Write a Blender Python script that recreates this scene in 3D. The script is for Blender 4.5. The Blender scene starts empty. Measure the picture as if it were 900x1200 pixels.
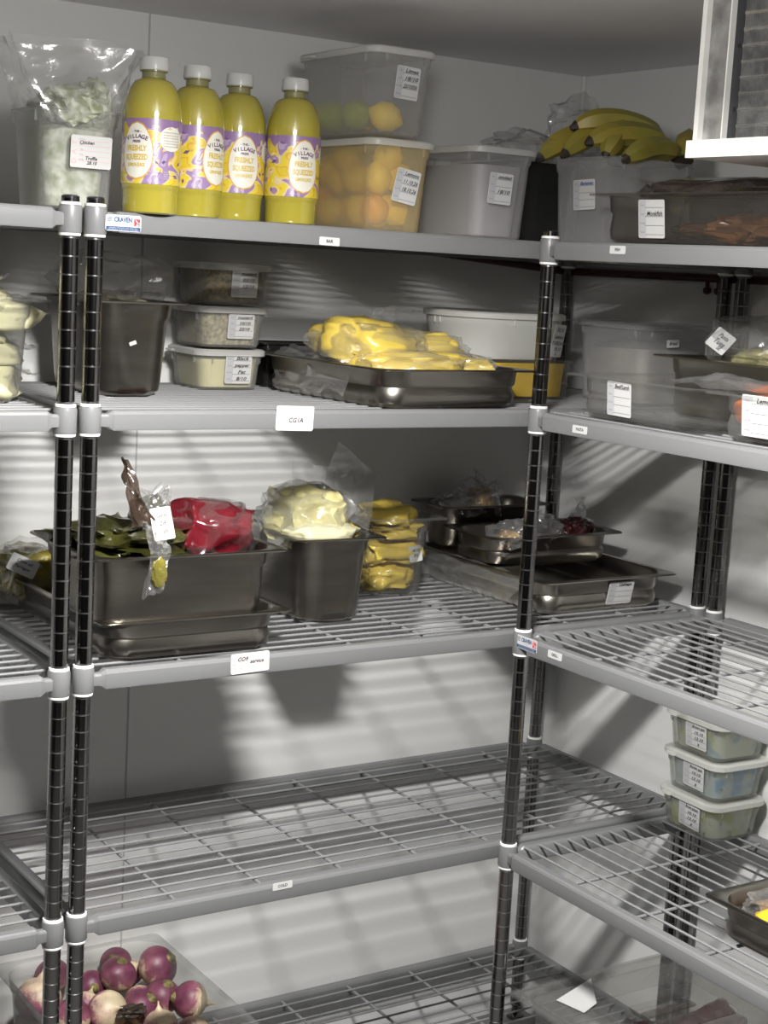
import bpy, bmesh, math, random
from mathutils import Vector, Matrix, noise
R = math.radians
PI = math.pi
SC = bpy.context.scene
COL = SC.collection

# ------------------------------------------------------------------ camera, world, light, exposure
cam_d = bpy.data.cameras.new('camera'); cam = bpy.data.objects.new('camera', cam_d); COL.objects.link(cam)
yaw, pit, rol = 0.58448, 0.151846, 0.055268
fw = Vector((math.sin(yaw)*math.cos(pit), math.cos(yaw)*math.cos(pit), -math.sin(pit)))
rt = Vector((math.cos(yaw), -math.sin(yaw), 0)); up = rt.cross(fw)
rt2 = rt*math.cos(rol)+up*math.sin(rol); up2 = up*math.cos(rol)-rt*math.sin(rol)
m = Matrix((rt2, up2, -fw)).transposed().to_4x4(); m.translation = Vector((-0.88819, -2.11392, -0.04399))
cam.matrix_world = m
cam_d.sensor_fit = 'VERTICAL'; cam_d.sensor_height = 24; cam_d.sensor_width = 18
cam_d.lens = 1862.256/1200*24; cam_d.clip_start = 0.02
SC.camera = cam

w = bpy.data.worlds.new('world'); SC.world = w; w.use_nodes = True
w.node_tree.nodes['Background'].inputs[0].default_value = (1, .97, .92, 1)
w.node_tree.nodes['Background'].inputs[1].default_value = 0.012

LAMP = Vector((-0.06, -0.87, 0.335))
ld = bpy.data.lights.new('lamp_light', 'AREA'); ld.shape = 'ELLIPSE'; ld.size = 0.20; ld.size_y = 0.12
ld.energy = 74; ld.color = (1, 0.985, 0.96)
lo = bpy.data.objects.new('lamp_light', ld); COL.objects.link(lo); lo.location = LAMP + Vector((0, 0, -0.045))
lo.rotation_euler = (R(-6), 0, R(-25))
l2 = bpy.data.lights.new('lamp_glow', 'POINT'); l2.shadow_soft_size = .055; l2.energy = 18; l2.color = (1, 0.985, 0.96)
lo2 = bpy.data.objects.new('lamp_glow', l2); COL.objects.link(lo2); lo2.location = LAMP + Vector((0, 0, -0.105))
SC.view_settings.view_transform = 'Standard'; SC.view_settings.look = 'None'
SC.view_settings.exposure = 0.0; SC.view_settings.gamma = 1.0; SC.view_settings.use_curve_mapping = False
SC.cycles.transparent_max_bounces = 24

# ------------------------------------------------------------------ materials
def mat(name, col, rough=.5, metal=0, bump=0, bscale=40, spec=.5, coat=0, vary=0, vscale=8, col2=None, bdist=.002, stretch=None):
    M = bpy.data.materials.new(name); M.use_nodes = True; nt = M.node_tree; b = nt.nodes['Principled BSDF']
    b.inputs['Base Color'].default_value = (*col, 1); b.inputs['Roughness'].default_value = rough
    b.inputs['Metallic'].default_value = metal; b.inputs['Specular IOR Level'].default_value = spec
    b.inputs['Coat Weight'].default_value = coat; b.inputs['Coat Roughness'].default_value = .08
    tc = nt.nodes.new('ShaderNodeTexCoord'); out = tc.outputs['Object']
    if stretch:
        mp = nt.nodes.new('ShaderNodeMapping'); mp.inputs['Scale'].default_value = stretch
        nt.links.new(out, mp.inputs[0]); out = mp.outputs[0]
    if vary or col2:
        n = nt.nodes.new('ShaderNodeTexNoise'); n.inputs['Scale'].default_value = vscale; n.inputs['Detail'].default_value = 4
        nt.links.new(out, n.inputs['Vector'])
        r = nt.nodes.new('ShaderNodeValToRGB'); nt.links.new(n.outputs['Fac'], r.inputs[0])
        c2 = col2 or tuple(c*(1-vary) for c in col)
        r.color_ramp.elements[0].position = .35; r.color_ramp.elements[1].position = .62
        r.color_ramp.elements[0].color = (*c2, 1); r.color_ramp.elements[1].color = (*col, 1)
        nt.links.new(r.outputs[0], b.inputs['Base Color'])
    if bump:
        n = nt.nodes.new('ShaderNodeTexNoise'); n.inputs['Scale'].default_value = bscale; n.inputs['Detail'].default_value = 3
        nt.links.new(out, n.inputs['Vector'])
        bp = nt.nodes.new('ShaderNodeBump'); bp.inputs['Strength'].default_value = bump; bp.inputs['Distance'].default_value = bdist
        nt.links.new(n.outputs['Fac'], bp.inputs['Height']); nt.links.new(bp.outputs[0], b.inputs['Normal'])
    return M

def clear(name, tint=(.95, .95, .95), body=(.6, .6, .6), lo_=.06, hi=.7, rough=.12, metal=0, blend=.35, transl=0, bump=0, bscale=30, spec=.5, cloud=0, cscale=12):
    """see-through plastic: more opaque at glancing angles"""
    M = bpy.data.materials.new(name); M.use_nodes = True; nt = M.node_tree; b = nt.nodes['Principled BSDF']; o = nt.nodes['Material Output']
    b.inputs['Base Color'].default_value = (*body, 1); b.inputs['Roughness'].default_value = rough; b.inputs['Specular IOR Level'].default_value = spec; b.inputs['Metallic'].default_value = metal
    t = nt.nodes.new('ShaderNodeBsdfTransparent'); t.inputs[0].default_value = (*tint, 1)
    lw = nt.nodes.new('ShaderNodeLayerWeight'); lw.inputs[0].default_value = blend
    mr = nt.nodes.new('ShaderNodeMapRange'); mr.inputs['To Min'].default_value = lo_; mr.inputs['To Max'].default_value = hi
    nt.links.new(lw.outputs['Facing'], mr.inputs['Value'])
    fac = mr.outputs[0]; sh = b.outputs[0]
    tc = nt.nodes.new('ShaderNodeTexCoord')
    if cloud:
        n = nt.nodes.new('ShaderNodeTexNoise'); n.inputs['Scale'].default_value = cscale; n.inputs['Detail'].default_value = 5
        nt.links.new(tc.outputs['Object'], n.inputs['Vector'])
        m2 = nt.nodes.new('ShaderNodeMapRange'); m2.inputs['From Min'].default_value = .35; m2.inputs['From Max'].default_value = .7
        m2.inputs['To Max'].default_value = cloud
        nt.links.new(n.outputs['Fac'], m2.inputs['Value'])
        ad = nt.nodes.new('ShaderNodeMath'); ad.operation = 'ADD'; ad.use_clamp = True
        nt.links.new(fac, ad.inputs[0]); nt.links.new(m2.outputs[0], ad.inputs[1]); fac = ad.outputs[0]
    if transl:
        tl = nt.nodes.new('ShaderNodeBsdfTranslucent'); tl.inputs[0].default_value = (*body, 1)
        mx = nt.nodes.new('ShaderNodeMixShader'); mx.inputs[0].default_value = transl
        nt.links.new(sh, mx.inputs[1]); nt.links.new(tl.outputs[0], mx.inputs[2]); sh = mx.outputs[0]
    if bump:
        n = nt.nodes.new('ShaderNodeTexNoise'); n.inputs['Scale'].default_value = bscale; n.inputs['Detail'].default_value = 4
        nt.links.new(tc.outputs['Object'], n.inputs['Vector'])
        bp = nt.nodes.new('ShaderNodeBump'); bp.inputs['Strength'].default_value = bump; bp.inputs['Distance'].default_value = .004
        nt.links.new(n.outputs['Fac'], bp.inputs['Height']); nt.links.new(bp.outputs[0], b.inputs['Normal'])
        nt.links.new(bp.outputs[0], lw.inputs['Normal'])
    ms = nt.nodes.new('ShaderNodeMixShader'); nt.links.new(fac, ms.inputs[0])
    nt.links.new(t.outputs[0], ms.inputs[1]); nt.links.new(sh, ms.inputs[2]); nt.links.new(ms.outputs[0], o.inputs['Surface'])
    return M

WALL = mat('wall_panel', (.72, .723, .71), .40, bump=.12, bscale=260, bdist=.0006)
CEIL = mat('ceiling_panel', (.80, .79, .81), .5, bump=.12, bscale=260, bdist=.0006)
FLOOR = mat('floor_vinyl', (.16, .16, .155), .5, vary=.15)
GREY = mat('grey_epoxy', (.168, .170, .172), .36, bump=.15, bscale=500, bdist=.0004)
WIRE = mat('grey_wire', (.22, .222, .225), .3)
CHROME = mat('chrome', (.20, .195, .19), .15, 1)
GROOVE = mat('groove', (.30, .30, .30), .3, 1)
SLEEVE = mat('white_sleeve', (.85, .85, .83), .35)
BLACK = mat('black_plastic', (.012, .012, .012), .25)
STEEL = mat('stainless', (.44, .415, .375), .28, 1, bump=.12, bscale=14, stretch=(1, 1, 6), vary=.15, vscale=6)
STEELD = mat('dark_stainless', (.26, .24, .215), .30, 1, bump=.12, bscale=12, stretch=(1, 1, 5), vary=.2, vscale=6)  # darker stainless, used for most of the pans
GALV = mat('galvanised', (.46, .455, .44), .4, .45, vary=.5, vscale=26)
WHITE = mat('white_casing', (.88, .87, .83), .35)
PP = clear('frosted_plastic', (.97, .97, .97), (.70, .70, .70), .14, .62, .3, transl=.5, bump=.06, bscale=12)
PPY = clear('fruit_glow_frosted_plastic', (.97, .95, .88), (.74, .66, .46), .26, .70, .3, transl=.5, bump=.06, bscale=12)  # yellow glow of the fruit inside, painted into the plastic's own colour
PPL = clear('frosted_lid', (.95, .95, .95), (.78, .78, .76), .5, .9, .35, transl=.3)
PPW = clear('milky_plastic', (.92, .92, .9), (.82, .82, .79), .6, .95, .35, transl=.35)
PC = clear('clear_polycarbonate', (.95, .95, .94), (.20, .20, .195), .02, .80, .05, blend=.22, spec=.8)
PCD = clear('smoky_polycarbonate', (.88, .86, .84), (.09, .085, .08), .05, .85, .06, blend=.24, spec=.8)
BROWN = clear('brown_polycarbonate', (.35, .29, .24), (.085, .066, .052), .86, .97, .16)
FILM = clear('plastic_film', (.98, .98, .98), (.8, .8, .79), .10, .55, .17, metal=.75, bump=.8, bscale=26, cloud=.08, cscale=22)
FILMF = clear('fine_film', (.98, .98, .98), (.8, .8, .79), .05, .40, .16, metal=.8, bump=.7, bscale=26)
PAPER = mat('paper', (.52, .52, .51), .6)
PAPERG = mat('label_grey', (.42, .42, .43), .6)
INK = mat('ink', (.015, .015, .018), .5)
INKG = mat('print_grey', (.16, .16, .17), .5)
PINK = mat('pink_print', (.62, .34, .36), .6)
NAVY = mat('navy_print', (.012, .05, .16), .5)
RED = mat('red_print', (.55, .03, .04), .5)
BLUEINK = mat('blue_ink', (.03, .05, .3), .5)
MUST = mat('mustard', (.72, .60, .115), .35, spec=.6)
JUICE = mat('lemon_juice', (.30, .255, .034), .14, coat=.6, spec=.6)
CAP = clear('clear_cap', (.8, .8, .8), (.62, .62, .60), .7, .95, .3)
NECK = mat('bottle_neck', (.20, .19, .09), .12)
CREAM = mat('label_cream', (.56, .545, .47), .45)
GOLD = mat('gold_print', (.48, .34, .05), .45)
PURP = mat('purple_print', (.10, .05, .12), .45)
ORNG = mat('orange_print', (.50, .25, .04), .45)
YEL = mat('yellow_filling', (.68, .51, .09), .32, coat=.7, vary=.18, vscale=18, bump=.35, bscale=45, bdist=.003)
YELP = mat('pale_yellow_filling', (.58, .53, .25), .32, coat=.7, vary=.12, vscale=18, bump=.35, bscale=45, bdist=.003)
YELD = mat('deep_yellow_filling', (.80, .52, .03), .3, coat=.7, vary=.15, vscale=16, bump=.2, bscale=30)
YELC = mat('cream_filling', (.58, .555, .36), .35, coat=.6, vary=.08, vscale=18, bump=.35, bscale=45, bdist=.003)
REDF = mat('beetroot_red', (.14, .009, .016), .22, coat=.9, vary=.35, vscale=16, bump=.4, bscale=40, bdist=.004)
GREENF = mat('dark_green_filling', (.05, .05, .012), .22, coat=.9, vary=.6, vscale=20, bump=.5, bscale=40, bdist=.005)
OLIVE = mat('olive_filling', (.27, .22, .025), .25, coat=.9, col2=(.09, .08, .012), vscale=14, bump=.5, bscale=36, bdist=.005)
BROWNF = mat('brown_meat', (.20, .095, .035), .35, coat=.5, col2=(.05, .022, .012), vscale=10, bump=.4, bscale=24, bdist=.005)
TANF = mat('tan_filling', (.50, .33, .14), .4, coat=.3, col2=(.14, .07, .02), vscale=24, bump=.5, bscale=40)
MEAT = mat('dark_meat', (.055, .012, .012), .25, coat=.5, bump=.4, bscale=20, bdist=.006)
ORNGF = mat('orange_filling', (.66, .15, .025), .28, coat=.7, vary=.2, bump=.3, bscale=30)
VAC = mat('dark_vacuum_pack', (.055, .042, .036), .2, coat=1, bump=.9, bscale=30, bdist=.008)
CHEESE = mat('herb_cheese', (.58, .59, .50), .6, col2=(.22, .25, .13), vscale=55, bump=.6, bscale=70, bdist=.004)
GRAIN = mat('wholegrain_seed', (.34, .24, .05), .5, col2=(.05, .033, .012), vscale=150, bump=.9, bscale=170, bdist=.003)
GRAIN2 = mat('pale_seed', (.52, .47, .30), .5, col2=(.22, .17, .10), vscale=140, bump=.6, bscale=160, bdist=.003)
FAT = mat('pale_fat', (.80, .74, .44), .45)
ROCK = mat('greens_mix', (.50, .52, .40), .5, col2=(.36, .39, .22), vscale=22, bump=.3, bscale=30)
COPPER = mat('dark_pipe', (.055, .02, .014), .4, .3)
SEAM = mat('seam', (.45, .455, .46), .5)

def speck(name, base, s1, s2):
    M = mat(name, base, .45, coat=.2); nt = M.node_tree; b = nt.nodes['Principled BSDF']
    tc = nt.nodes.new('ShaderNodeTexCoord'); oi = nt.nodes.new('ShaderNodeObjectInfo'); va = nt.nodes.new('ShaderNodeVectorMath'); va.operation = 'ADD'; nt.links.new(tc.outputs['Object'], va.inputs[0]); nt.links.new(oi.outputs['Location'], va.inputs[1])
    cur = None
    for col, sc, th in ((s1, 26, .60), (s2, 34, .66), ((.05, .07, .02), 60, .70)):
        n = nt.nodes.new('ShaderNodeTexNoise'); n.inputs['Scale'].default_value = sc; n.inputs['Detail'].default_value = 1
        nt.links.new(va.outputs[0], n.inputs['Vector'])
        r = nt.nodes.new('ShaderNodeMapRange'); r.inputs['From Min'].default_value = th-.05; r.inputs['From Max'].default_value = th+.05
        nt.links.new(n.outputs['Fac'], r.inputs['Value'])
        mx = nt.nodes.new('ShaderNodeMix'); mx.data_type = 'RGBA'
        nt.links.new(r.outputs[0], mx.inputs[0]); mx.inputs[7].default_value = (*col, 1)
        if cur is None: mx.inputs[6].default_value = (*base, 1)
        else: nt.links.new(cur, mx.inputs[6])
        cur = mx.outputs[2]
    nt.links.new(cur, b.inputs['Base Color'])
    return M
SALADG = speck('grapes_and_leaves', (.50, .53, .42), (.42, .46, .12), (.24, .36, .46))
SALADB = speck('leaves_on_blue_paper', (.44, .52, .52), (.16, .30, .46), (.36, .42, .14))

def turnip_mat():
    M = mat('turnip_skin', (.3, .1, .2), .46, bump=.25, bscale=60); nt = M.node_tree; b = nt.nodes['Principled BSDF']
    tc = nt.nodes.new('ShaderNodeTexCoord'); sp = nt.nodes.new('ShaderNodeSeparateXYZ'); nt.links.new(tc.outputs['Object'], sp.inputs[0])
    n = nt.nodes.new('ShaderNodeTexNoise'); n.inputs['Scale'].default_value = 34; n.inputs['Detail'].default_value = 9; n.inputs['Roughness'].default_value = .72
    nt.links.new(tc.outputs['Object'], n.inputs['Vector'])
    ml = nt.nodes.new('ShaderNodeMath'); ml.operation = 'MULTIPLY_ADD'; ml.inputs[1].default_value = .095; nt.links.new(n.outputs['Fac'], ml.inputs[0]); nt.links.new(sp.outputs['Z'], ml.inputs[2])
    r = nt.nodes.new('ShaderNodeMapRange'); r.inputs['From Min'].default_value = .020; r.inputs['From Max'].default_value = .072
    nt.links.new(ml.outputs[0], r.inputs['Value'])
    cr = nt.nodes.new('ShaderNodeValToRGB'); nt.links.new(r.outputs[0], cr.inputs[0])
    e = cr.color_ramp.elements; e[0].color = (.60, .50, .33, 1); e[1].color = (.13, .030, .065, 1)
    x = e.new(.3); x.color = (.52, .38, .28, 1); x = e.new(.5); x.color = (.25, .085, .12, 1)
    nt.links.new(cr.outputs[0], b.inputs['Base Color'])
    return M
TURN = turnip_mat()
TURNC = mat('turnip_crown', (.24, .20, .06), .6, col2=(.08, .06, .03), vscale=90, bump=.8, bscale=120)
BANANA = mat('banana_skin', (.40, .29, .04), .42, col2=(.24, .23, .045), vscale=9)
BANT = mat('banana_tip', (.035, .022, .014), .6)
BANG = mat('banana_stem', (.24, .26, .06), .5)

def art_mat():
    """the landscape printed round the bottle label"""
    M = mat('landscape_print', (.8, .6, .1), .35, coat=.3); K = .62; nt = M.node_tree; b = nt.nodes['Principled BSDF']
    uv = nt.nodes.new('ShaderNodeUVMap'); mp = nt.nodes.new('ShaderNodeMapping'); mp.inputs['Scale'].default_value = (4.6, 1.7, 1)
    nt.links.new(uv.outputs[0], mp.inputs[0])
    n = nt.nodes.new('ShaderNodeTexNoise'); n.inputs['Scale'].default_value = 1.7; n.inputs['Detail'].default_value = 1.0; n.inputs['Distortion'].default_value = .8
    nt.links.new(mp.outputs[0], n.inputs['Vector'])
    cr = nt.nodes.new('ShaderNodeValToRGB'); cr.color_ramp.interpolation = 'CONSTANT'; sp0 = nt.nodes.new('ShaderNodeSeparateXYZ'); nt.links.new(uv.outputs[0], sp0.inputs[0])
    mb0 = nt.nodes.new('ShaderNodeMath'); mb0.operation = 'MULTIPLY_ADD'; mb0.inputs[1].default_value = .20; nt.links.new(sp0.outputs['Y'], mb0.inputs[0]); nt.links.new(n.outputs['Fac'], mb0.inputs[2])
    mb1 = nt.nodes.new('ShaderNodeMath'); mb1.operation = 'SUBTRACT'; mb1.inputs[1].default_value = .125; nt.links.new(mb0.outputs[0], mb1.inputs[0]); nt.links.new(mb1.outputs[0], cr.inputs[0])
    e = cr.color_ramp.elements; e[0].color = (.5, .38, .03, 1); e[1].position = .36; e[1].color = (.5, .27, .02, 1)
    for p, c in ((.39, (.84, .66, .05)), (.45, (.80, .66, .40)), (.485, (.72, .40, .12)), (.50, (.36, .24, .46)), (.585, (.52, .40, .60)), (.63, (.22, .12, .26)), (.66, (.80, .62, .38)), (.70, (.36, .24, .46))):
        x = e.new(p); x.color = (*[q_*K for q_ in c], 1)
    # a purple sky band along the top edge
    sp = nt.nodes.new('ShaderNodeSeparateXYZ'); nt.links.new(uv.outputs[0], sp.inputs[0])
    n2 = nt.nodes.new('ShaderNodeTexNoise'); n2.inputs['Scale'].default_value = 3.2; n2.inputs['Detail'].default_value = 0; nt.links.new(mp.outputs[0], n2.inputs['Vector'])
    ma = nt.nodes.new('ShaderNodeMath'); ma.operation = 'MULTIPLY_ADD'; ma.inputs[1].default_value = .45; nt.links.new(n2.outputs['Fac'], ma.inputs[0]); nt.links.new(sp.outputs['Y'], ma.inputs[2])
    gt = nt.nodes.new('ShaderNodeMath'); gt.operation = 'GREATER_THAN'; gt.inputs[1].default_value = 1.07; nt.links.new(ma.outputs[0], gt.inputs[0])
    mx = nt.nodes.new('ShaderNodeMix'); mx.data_type = 'RGBA'; nt.links.new(gt.outputs[0], mx.inputs[0]); nt.links.new(cr.outputs[0], mx.inputs[6]); mx.inputs[7].default_value = (.20, .12, .24, 1)
    nt.links.new(mx.outputs[2], b.inputs['Base Color'])
    return M
ART = art_mat()

# ------------------------------------------------------------------ mesh helpers
class MB:
    def __init__(s): s.v = []; s.f = []; s.mi = []; s.M = Matrix(); s.k = 0; s.uv = {}
    def add(s, vs, fs):
        n = len(s.v); s.v += [tuple(s.M @ Vector(p)) for p in vs]
        for f in fs: s.f.append(tuple(n+i for i in f)); s.mi.append(s.k)
        return s
    def box(s, x0, x1, y0, y1, z0, z1):
        return s.add([(x, y, z) for z in (z0, z1) for y in (y0, y1) for x in (x0, x1)],
                     [(0, 2, 3, 1), (4, 5, 7, 6), (0, 1, 5, 4), (2, 6, 7, 3), (0, 4, 6, 2), (1, 3, 7, 5)])
    def rings(s, rs, cap0=True, cap1=True, closed=True):
        n = len(rs[0]); vs = [p for r in rs for p in r]; fs = []
        for i in range(len(rs)-1):
            for j in range(n if closed else n-1):
                a = i*n+j; b = i*n+(j+1) % n; fs.append((a, b, b+n, a+n))
        if cap0: fs.append(tuple(reversed(range(n))))
        if cap1: fs.append(tuple(range(len(vs)-n, len(vs))))
        return s.add(vs, fs)
    def rr(s, prof, cap0=True, cap1=True, seg=6):
        """loft of rounded rectangles: (half x, half y, corner radius, z)"""
        return s.rings([rrect(hx, hy, r, z, seg) for hx, hy, r, z in prof], cap0, cap1)
    def lathe(s, prof, n=24, cap0=True, cap1=True):
        return s.rings([[(r*math.cos(2*PI*i/n), r*math.sin(2*PI*i/n), z) for i in range(n)] for r, z in prof], cap0, cap1)
    def tube(s, pts, r, n=8, caps=True):
        pts = [Vector(p) for p in pts]; rs = []; prev = None
        for i, p in enumerate(pts):
            t = (pts[min(i+1, len(pts)-1)]-pts[max(i-1, 0)]).normalized()
            a = prev if prev is not None else (Vector((0, 0, 1)) if abs(t.z) < .9 else Vector((1, 0, 0)))
            u = (a-t*a.dot(t)).normalized(); v = t.cross(u); prev = u
            rad = r[i] if isinstance(r, (list, tuple)) else r
            rs.append([tuple(p+(u*math.cos(2*PI*k/n)+v*math.sin(2*PI*k/n))*rad) for k in range(n)])
        return s.rings(rs, caps, caps)
    def build(s, name, mats, parent=None, smooth=True, angle=42, loc=None, kind=None):
        me = bpy.data.meshes.new(name); me.from_pydata(s.v, [], s.f)
        if not isinstance(mats, (list, tuple)): mats = [mats]
        for m_ in mats: me.materials.append(m_)
        if len(mats) > 1: me.polygons.foreach_set('material_index', s.mi)
        if smooth:
            me.polygons.foreach_set('use_smooth', [True]*len(s.f)); me.set_sharp_from_angle(angle=R(angle))
        me.update(); o = bpy.data.objects.new(name, me); COL.objects.link(o)
        if parent: o.parent = parent
        if loc: o.location = loc
        if kind: o['kind'] = kind
        return o

def rrect(hx, hy, r, z, seg=6):
    r = min(r, hx*.999, hy*.999); P = []
    for cx, cy, a0 in ((hx-r, hy-r, 0), (-hx+r, hy-r, 90), (-hx+r, -hy+r, 180), (hx-r, -hy+r, 270)):
        for i in range(seg+1):
            a = R(a0+90*i/seg); P.append((cx+r*math.cos(a), cy+r*math.sin(a), z))
    return P

def thing(name, label, cat, loc=(0, 0, 0), rz=0, group=None, rot=None):
    o = bpy.data.objects.new(name, None); COL.objects.link(o); o.empty_display_size = .02
    o.location = loc; o.rotation_euler = rot if rot else (0, 0, R(rz)); tag(o, label, cat, group); return o
def tag(o, label, cat, group=None):
    o['label'] = label; o['category'] = cat
    if group: o['group'] = group
    return o
def copy_tree(o, parent=None):
    c = o.copy(); COL.objects.link(c)
    if parent: c.parent = parent
    for ch in list(o.children): copy_tree(ch, c)
    return c

_tc = {}
def text_geo(txt, size, shear=0, bold=0, space=1):
    k = (txt, size, shear, bold, space)
    if k not in _tc:
        cu = bpy.data.curves.new('t', 'FONT'); cu.body = txt; cu.size = size; cu.shear = shear; cu.align_x = 'CENTER'; cu.align_y = 'CENTER'
        cu.resolution_u = 2; cu.offset = bold; cu.space_character = space
        o = bpy.data.objects.new('t', cu); me = o.to_mesh()
        _tc[k] = ([(v.co.x, v.co.y) for v in me.vertices], [tuple(p.vertices) for p in me.polygons])
        o.to_mesh_clear(); bpy.data.objects.remove(o); bpy.data.curves.remove(cu)
    return _tc[k]
def put_text(mb, txt, x, y, size, k, z=.0005, shear=0, bold=0, rot=0, space=1, width=None):
    vs, fs = text_geo(txt, size, shear, bold, space)
    sx = 1
    if width:
        W = max(p[0] for p in vs)-min(p[0] for p in vs); sx = width/W if W else 1
    c, s_ = math.cos(R(rot)), math.sin(R(rot)); mb.k = k
    mb.add([(x+a*sx*c-b*s_, y+a*sx*s_+b*c, z) for a, b in vs], fs)
LM = [PAPER, PAPERG, INK, INKG, PINK, NAVY, RED, BLUEINK]
def rot_basis(pos, normal, roll=0):
    n = Vector(normal).normalized(); u = Vector((0, 0, 1)).cross(n).normalized(); v = n.cross(u)
    a = R(roll); u2 = u*math.cos(a)+v*math.sin(a); v2 = v*math.cos(a)-u*math.sin(a)
    M = Matrix((u2, v2, n)).transposed().to_4x4(); M.translation = Vector(pos); return M
def sticker(parent, pos, normal, w_, h_, lines=(), style='day', roll=0, name='date_label', label=None, ink=2):
    """a paper label with its print; pos and normal in the parent's space"""
    mb = MB(); mb.M = rot_basis(pos, normal, roll)
    hw, hh = w_/2, h_/2
    mb.k = 0; pr = rrect(hw, hh, min(.003, hh*.3), 0, 3)
    mb.rings([[(x, y, -.0003) for x, y, _ in pr], [(x, y, .0003) for x, y, _ in pr]])
    if style == 'day':                                     # upright date label: grey column, four ruled rows
        mb.k = 1; x1 = -hw+w_*.3; mb.add([(-hw+.0012, -hh+.0012, .0004), (x1, -hh+.0012, .0004), (x1, hh-.0012, .0004), (-hw+.0012, hh-.0012, .0004)], [(0, 1, 2, 3)])
        for i, t in enumerate(('Item', 'Date', 'Use By', 'Initial')):
            y = hh-h_*(.14+.235*i); put_text(mb, t, -hw+w_*.15, y, h_*.075, 3)
            mb.k = 3; mb.add([(-hw+w_*.27, y-h_*.07, .0005), (hw-.002, y-h_*.07, .0005), (hw-.002, y-h_*.055, .0005), (-hw+w_*.27, y-h_*.055, .0005)], [(0, 1, 2, 3)])
            if i < len(lines) and lines[i]:
                put_text(mb, lines[i], w_*.12, y+h_*.01, h_*.17, ink, shear=.3, bold=.00018, width=min(w_*.6, len(lines[i])*h_*.10), z=.0007)
    elif style == 'wide':                                  # sideways day label with a pink word up its left edge
        for i, t in enumerate('DAY'): put_text(mb, t, -hw+w_*.09, -hh+h_*(.2+.28*i), w_*.17, 4, rot=90)
        for i in range(5):
            y = hh-h_*(.17+.155*i); mb.k = 4
            mb.add([(-hw+w_*.2, y, .0005), (hw-.003, y, .0005), (hw-.003, y+h_*.012, .0005), (-hw+w_*.2, y+h_*.012, .0005)], [(0, 1, 2, 3)])
            put_text(mb, ('Product', 'Batch', 'Qty', 'Prep', 'Use By')[i], -hw+w_*.26, y+h_*.05, h_*.06, 3)
        for i, (t, x, y, s_) in enumerate(lines): put_text(mb, t, x*w_, y*h_, s_*h_, 2, shear=.25, bold=.0002)
    elif style == 'tag':                                   # small printed shelf label
        put_text(mb, lines[0], 0, 0, h_*.52, 2, bold=.0002)
    elif style == 'plain':
        for (t, x, y, s_) in lines: put_text(mb, t, x*w_, y*h_, s_*h_, 2, shear=.25, bold=.0002)
    elif style == 'maker':
        mb.k = 5; mb.add([(-hw+.001, -hh+.0008, .0004), (hw-.001, -hh+.0008, .0004), (hw-.001, -hh*.42, .0004), (-hw+.001, -hh*.42, .0004)], [(0, 1, 2, 3)])
        put_text(mb, 'CRAVEN', -w_*.01, h_*.2, h_*.40, 5, bold=.0004, width=w_*.5)
        put_text(mb, 'STORAGE', -w_*.02, -h_*.08, h_*.11, 3)
        put_text(mb, 'CRAVEN STORAGE AND SHELVING', 0, -h_*.30, h_*.09, 0, z=.0006, width=w_*.8)
        put_text(mb, 'STORAGE SHELVING SYSTEMS', 0, -h_*.41, h_*.09, 0, z=.0006, width=w_*.86)
        for i in range(3): mb.k = 5; mb.box(-hw+w_*.05, -hw+w_*.17, h_*(.07+.12*i), h_*(.12+.12*i), .0003, .0005)
        mb.k = 6; x0 = hw-w_*.2; mb.box(x0, hw-w_*.03, -h_*.14, h_*.3, .0003, .0005)
        mb.k = 0; mb.add([(x0+w_*.03, h_*.24, .0006), (x0+w_*.05, h_*.27, .0006), (x0+w_*.15, -h_*.04, .0006), (x0+w_*.12, -h_*.08, .0006)], [(0, 3, 2, 1)])
        mb.add([(x0+w_*.15, -h_*.1, .0006), (x0+w_*.15, h_*.12, .0006), (x0+w_*.04, -h_*.1, .0006)], [(0, 1, 2)])
        put_text(mb, 'MADE IN', x0+w_*.08, h_*.38, h_*.1, 6)
    o = mb.build(name, LM, parent, smooth=False)
    if label: o['label'] = label
    return o

def noisev(p, f, seed):
    q = Vector(p)*f+Vector((seed*7.3, seed*3.1, seed*1.7))
    return Vector((noise.noise(q), noise.noise(q+Vector((31.4, 7.7, 2.9))), noise.noise(q+Vector((5.1, 47.3, 19.6)))))
def ridged(p, f, seed):
    return 1-2*abs(noise.noise(Vector(p)*f+Vector((seed*5.7, seed*2.3, seed*9.1))))
def crumple(mb, c, sz, seed=0, sub=4, amp=.25, f=2.2, sq=.8, flat=None, rz=0):
    """a creased soft lump: an ellipsoid pushed about by folded noise"""
    bm = bmesh.new(); bmesh.ops.create_icosphere(bm, subdivisions=sub, radius=1)
    vs = []; cz, sn = math.cos(R(rz)), math.sin(R(rz))
    for v in bm.verts:
        p = v.co.copy(); q = Vector([math.copysign(abs(a)**sq, a) for a in p])
        d = 1+amp*(.8*ridged(p, f*.8, seed)+.45*ridged(p, f*1.7, seed+3)+.16*ridged(p, f*3.6, seed+6)-.7)
        q = q*d+noisev(p, f*.8, seed)*amp*.7
        x, y, z = q.x*sz[0], q.y*sz[1], q.z*sz[2]
        if flat is not None and z < -flat: z = -flat
        vs.append((c[0]+x*cz-y*sn, c[1]+x*sn+y*cz, c[2]+z))
    mb.add(vs, [tuple(v.index for v in f_.verts) for f_ in bm.faces]); bm.free(); return mb
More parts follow.
